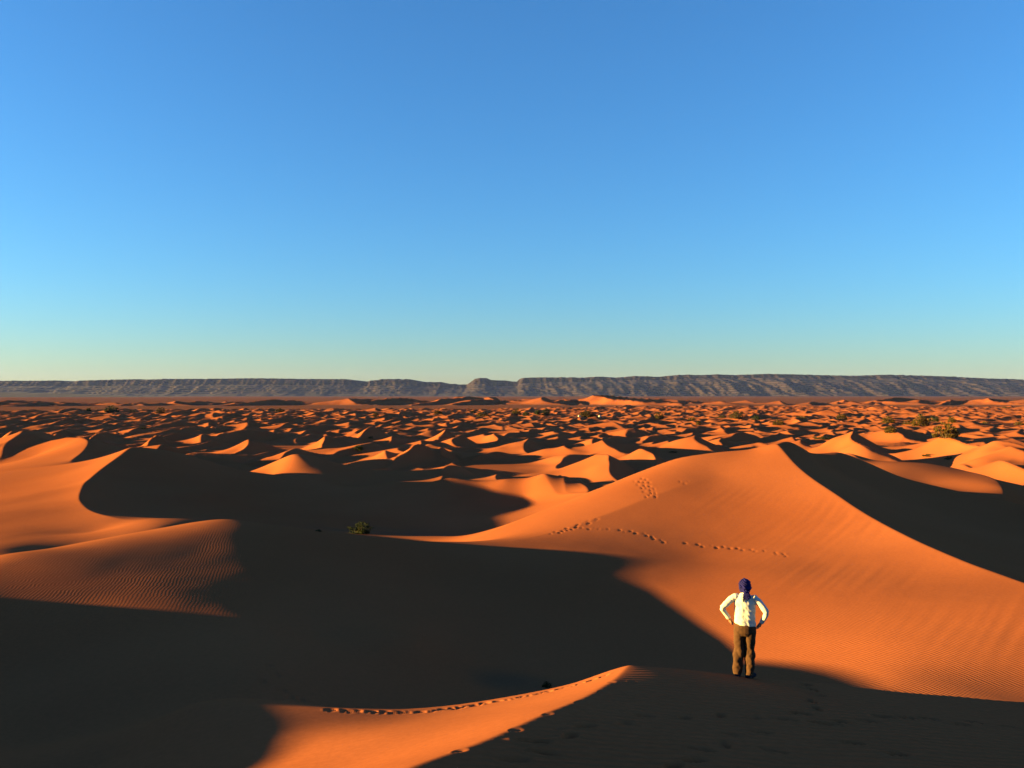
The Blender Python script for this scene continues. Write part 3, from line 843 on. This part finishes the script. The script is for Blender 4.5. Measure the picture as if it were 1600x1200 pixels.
def make_person():
    X, Y, Z = hits([(1164, 1059)], 8, 20)[0]
    root = empty('person', (X, Y, Z - .012), R(-14))
    # hands rest on the hips, elbows out and a little back; local +y looks away from the lens
    armL = [((-.09, .0, 1.425), .055), ((-.162, -.005, 1.432), .062), ((-.232, -.02, 1.393), .056), ((-.312, -.045, 1.318), .048), ((-.388, -.06, 1.248), .042), ((-.384, -.052, 1.222), .040), ((-.325, -.01, 1.12), .036), ((-.262, .025, 1.022), .031)]
    armR = [((.09, .0, 1.415), .055), ((.162, -.005, 1.418), .062), ((.230, -.02, 1.372), .056), ((.303, -.045, 1.285), .048), ((.364, -.06, 1.200), .042), ((.360, -.052, 1.174), .040), ((.314, -.01, 1.07), .036), ((.262, .025, .978), .031)]
    legL = [((-.095, .0, .86), .098), ((-.10, .01, .72), .088), ((-.103, .025, .52), .066), ((-.112, .0, .34), .060), ((-.120, -.01, .12), .045), ((-.122, -.01, .06), .042)]
    legR = [((.09, .0, .86), .098), ((.087, .01, .72), .088), ((.083, .03, .52), .066), ((.078, .0, .34), .060), ((.076, -.01, .12), .045), ((.076, -.01, .06), .042)]
    def tube(a, k=1.0, add=0.0, sq=1.0): return [(c, r * k + add, (r * k + add) * sq) for c, r in a]
    torso = [((0, .0, .86), .150, .100), ((0, .0, .95), .145, .10), ((0, .005, 1.05), .130, .09), ((0, .005, 1.2), .145, .095), ((0, 0, 1.35), .160, .10), ((0, -.005, 1.44), .135, .085), ((0, 0, 1.49), .065, .06), ((0, .01, 1.54), .052, .055), ((0, .015, 1.585), .05, .055)]
    head = [((0, .045, 1.51), .035, .035), ((0, .04, 1.535), .058, .068), ((0, .03, 1.58), .071, .088), ((0, .022, 1.63), .076, .096), ((0, .018, 1.68), .072, .092), ((0, .015, 1.715), .052, .068), ((0, .015, 1.732), .025, .03)]
    nose = [((0, .118, 1.645), .010, .010), ((0, .132, 1.615), .015, .016), ((0, .122, 1.600), .018, .010)]
    ears = [[((s * .070, .015, 1.60), .006, .012), ((s * .080, .012, 1.625), .008, .018), ((s * .076, .010, 1.655), .006, .014)] for s in (-1, 1)]
    brow = [((-.045, .100, 1.655), .010, .012), ((0, .112, 1.652), .010, .012), ((.045, .100, 1.655), .010, .012)]
    lips = [((-.022, .112, 1.572), .005, .006), ((0, .120, 1.572), .008, .009), ((.022, .112, 1.572), .005, .006)]
    def hand(side, w):
        wx, wy, wz = w
        s = side
        L_ = []
        # palm on the hip, fingers pointing forward and down round the side, thumb backward
        L_.append([((wx, wy, wz), .026, .020), ((wx - s * .012, wy + .012, wz - .025), .032, .017), ((wx - s * .022, wy + .032, wz - .052), .036, .015), ((wx - s * .026, wy + .05, wz - .068), .030, .012)])
        for k, (ln, off) in enumerate(((.066, -.024), (.074, -.008), (.070, .008), (.055, .023))):
            bx, by, bz = wx - s * .026, wy + .048 + off * .5, wz - .066 + off * .85
            L_.append([((bx, by, bz), .0088, .0088), ((bx - s * .010, by + ln * .42, bz - ln * .22), .0084, .0084), ((bx - s * .026, by + ln * .75, bz - ln * .42), .0078, .0078), ((bx - s * .040, by + ln * .95, bz - ln * .55), .006, .006)])
        L_.append([((wx - s * .012, wy + .0, wz - .022), .012, .012), ((wx - s * .018, wy - .028, wz - .040), .0105, .0105), ((wx - s * .030, wy - .048, wz - .058), .0085, .0085)])
        return L_
    lofts = [torso, head, nose, brow, lips, tube(armL, .80), tube(armR, .80), tube(legL, .88), tube(legR, .88)] + ears + hand(-1, armL[-1][0]) + hand(1, armR[-1][0])
    for a in (legL, legR):
        c = a[-1][0]
        lofts.append([((c[0], c[1] - .05, .045), .03, .03), ((c[0], c[1], .05), .036, .04), ((c[0] + .01, c[1] + .09, .035), .036, .024), ((c[0] + .02, c[1] + .16, .025), .028, .014)])
    body = fuse('body', lofts, MAT_SKIN, root, .0065, 3)
    # shirt
    def wr_shirt(P):
        f = .007 * noise(P[:, 0] * 9 + P[:, 2] * 7, P[:, 2] * 11 - P[:, 0] * 4, 81) + .004 * noise(P[:, 0] * 24 + P[:, 2] * 16, P[:, 2] * 20 + P[:, 1] * 12, 82)
        f += .004 * noise(P[:, 0] * 15 + 2 * P[:, 2], P[:, 2] * 3.2, 89) * (np.abs(P[:, 0]) < .17)
        f += .010 * np.clip(noise(P[:, 0] * 5, P[:, 2] * 16 + P[:, 0] * 9, 83), 0, 1) * (P[:, 2] < 1.22)
        return f
    shirt_t = [((.0, -.0, .955), .188, .130, (0.12, 0, 1)), ((0, 0, 1.0), .182, .124), ((0, .0, 1.08), .176, .117), ((0, .0, 1.2), .178, .116), ((0, -.002, 1.34), .188, .118), ((0, -.005, 1.425), .168, .105), ((0, -.002, 1.475), .105, .082), ((0, .006, 1.505), .068, .070), ((0, .01, 1.525), .060, .064)]
    sh = fuse('shirt', [shirt_t, tube(armL[:-1], 1.0, .006) + [((-.275, .018, 1.04), .039, .039)], tube(armR[:-1], 1.0, .006) + [((.275, .018, .998), .039, .039)]], MAT_SHIRT, root, .008, 3, wr_shirt)
    sh['label'] = 'loose white long-sleeved shirt'
    # trousers
    def wr_tr(P):
        low = np.clip((.80 - P[:, 2]) / .3, 0, 1)
        f = low * (.022 * noise(P[:, 2] * 5.5 + P[:, 0] * 9, P[:, 0] * 4 - P[:, 2] * 3, 84) + .007 * noise(P[:, 2] * 12 - P[:, 0] * 14, P[:, 0] * 6, 85))
        f += .003 * noise(P[:, 2] * 14 + P[:, 0] * 12, P[:, 0] * 9, 86)
        return f
    hips = [((0, .0, 1.02), .150, .108), ((0, .0, .97), .172, .120), ((0, -.008, .90), .194, .140), ((0, -.008, .84), .194, .142), ((0, 0, .78), .165, .115)]
    tl = [((-.098, -.004, .86), .100, .126), ((-.100, .004, .72), .096, .104), ((-.103, .018, .52), .087, .090), ((-.112, .0, .34), .086, .086), ((-.120, -.006, .16), .084, .090), ((-.122, -.008, .075), .083, .094)]
    tr = [((.095, -.004, .86), .100, .126), ((.088, .004, .72), .096, .104), ((.083, .022, .52), .087, .090), ((.078, .0, .34), .086, .086), ((.076, -.006, .16), .084, .090), ((.076, -.008, .070), .083, .094)]
    t_ = fuse('trousers', [hips, tl, tr], MAT_TROUSER, root, .009, 4, wr_tr)
    t_['label'] = 'baggy brown trousers'
    # head scarf: wound round the head, knotted at the nape, ends hanging on the back
    def wr_sc(P):
        return .006 * np.sin((P[:, 2] * 1.0 + P[:, 0] * .55 + .25 * np.abs(P[:, 1])) * 190 + 3 * noise(P[:, 0] * 12, P[:, 2] * 12, 87)) + .005 * noise(P[:, 0] * 25, P[:, 2] * 25, 88)
    dome = [((.0, -.022, 1.515), .070, .080), ((0, -.006, 1.555), .092, .100), ((0, .006, 1.60), .101, .110), ((0, .012, 1.65), .105, .118), ((0, .012, 1.70), .096, .112), ((0, .01, 1.738), .068, .082), ((0, .008, 1.757), .032, .04)]
    wrap = [((-.095, .02, 1.655), .022, .03), ((-.07, -.08, 1.64), .024, .03), ((.0, -.112, 1.62), .024, .032), ((.07, -.075, 1.60), .026, .03), ((.098, .02, 1.60), .022, .03)]
    knot = [((-.03, -.105, 1.56), .020, .020), ((.01, -.125, 1.552), .032, .030), ((.05, -.11, 1.55), .022, .022)]
    tail = [((.02, -.115, 1.555), .040, .024), ((.035, -.128, 1.50), .052, .020), ((.045, -.130, 1.45), .058, .016), ((.055, -.128, 1.425), .046, .010)]
    tail2 = [((.0, -.12, 1.55), .026, .018), ((-.012, -.130, 1.48), .026, .014), ((-.022, -.130, 1.42), .020, .011), ((-.032, -.128, 1.375), .010, .008)]
    sc = fuse('headscarf', [dome, wrap, knot, tail, tail2], MAT_SCARF, root, .0065, 3, wr_sc)
    sc['label'] = 'indigo headscarf with hanging ends'
    for sx_, c in ((-1, legL[-1][0]), (1, legR[-1][0])):
        a = R(4 if sx_ < 0 else 34)
        def q(d, h): return (c[0] + d * math.sin(a), c[1] + d * math.cos(a), h)
        so = fuse('shoe', [[(q(-.085, .045), .030, .036), (q(-.06, .052), .044, .046), (q(0, .054), .050, .050), (q(.06, .047), .052, .040), (q(.13, .038), .050, .030), (q(.18, .034), .036, .026), (q(.20, .032), .016, .018)],
                           [(q(-.02, .07), .046, .046), (q(-.02, .125), .044, .046)]], MAT_SHOE, root, .007, 3)
    tag(root, 'person seen from behind, white shirt, brown trousers, indigo headscarf, hands on hips', 'person')
make_person()

# ------------------------------------------------------------------ two tiny white tents by the big far shrub
def tent(u, v, wpx, label):
    X, Y, Z = hits([(u, v)], 100, 900)[0]
    o = empty('white_tent', (X, Y, Z), R(25))
    w = wpx / F * Y * .5
    m, nt, b = new_mat('white_canvas'); b.inputs['Base Color'].default_value = (.30, .28, .24, 1)
    V = [(-w, -w, -.3), (w, -w, -.3), (w, w, -.3), (-w, w, -.3), (-w, -w, w * .8), (w, -w, w * .8), (w, w, w * .8), (-w, w, w * .8)]
    mesh_obj('wall', V, [(0, 1, 5, 4), (1, 2, 6, 5), (2, 3, 7, 6), (3, 0, 4, 7)], m, o, False)
    e = w * 1.12
    mesh_obj('roof', [(-e, -e, w * .78), (e, -e, w * .78), (e, e, w * .78), (-e, e, w * .78), (0, 0, w * 1.7)], [(0, 1, 4), (1, 2, 4), (2, 3, 4), (3, 0, 4), (3, 2, 1, 0)], m, o, False)
    tag(o, label, 'tent', 'tiny white patches by the far shrub')
tent(905, 651, 3.2, 'tiny white patch left of the big olive shrub in the far dunes')
tent(937, 651, 3.2, 'tiny white patch right of the big olive shrub in the far dunes')

# ------------------------------------------------------------------ dry desert air
def haze():
    x, y0, y1, z0, z1 = 12800, -12800, 12800, -8, 330
    V = [(-x, y0, z0), (x, y0, z0), (x, y1, z0), (-x, y1, z0), (-x, y0, z1), (x, y0, z1), (x, y1, z1), (-x, y1, z1)]
    Fc = [(3, 2, 1, 0), (4, 5, 6, 7), (0, 1, 5, 4), (1, 2, 6, 5), (2, 3, 7, 6), (3, 0, 4, 7)]
    m = bpy.data.materials.new('desert_air'); m.use_nodes = True
    nt = m.node_tree
    for n in list(nt.nodes): nt.nodes.remove(n)
    out = nt.nodes.new('ShaderNodeOutputMaterial')
    v = nt.nodes.new('ShaderNodeVolumePrincipled')
    v.inputs['Color'].default_value = (.22, .34, 1.0, 1)
    v.inputs['Density'].default_value = 1.35e-5
    v.inputs['Anisotropy'].default_value = 0.0
    nt.links.new(v.outputs['Volume'], out.inputs['Volume'])
    o = mesh_obj('haze', V, Fc, m, smooth=False)
    tag(o, kind='stuff')
haze()
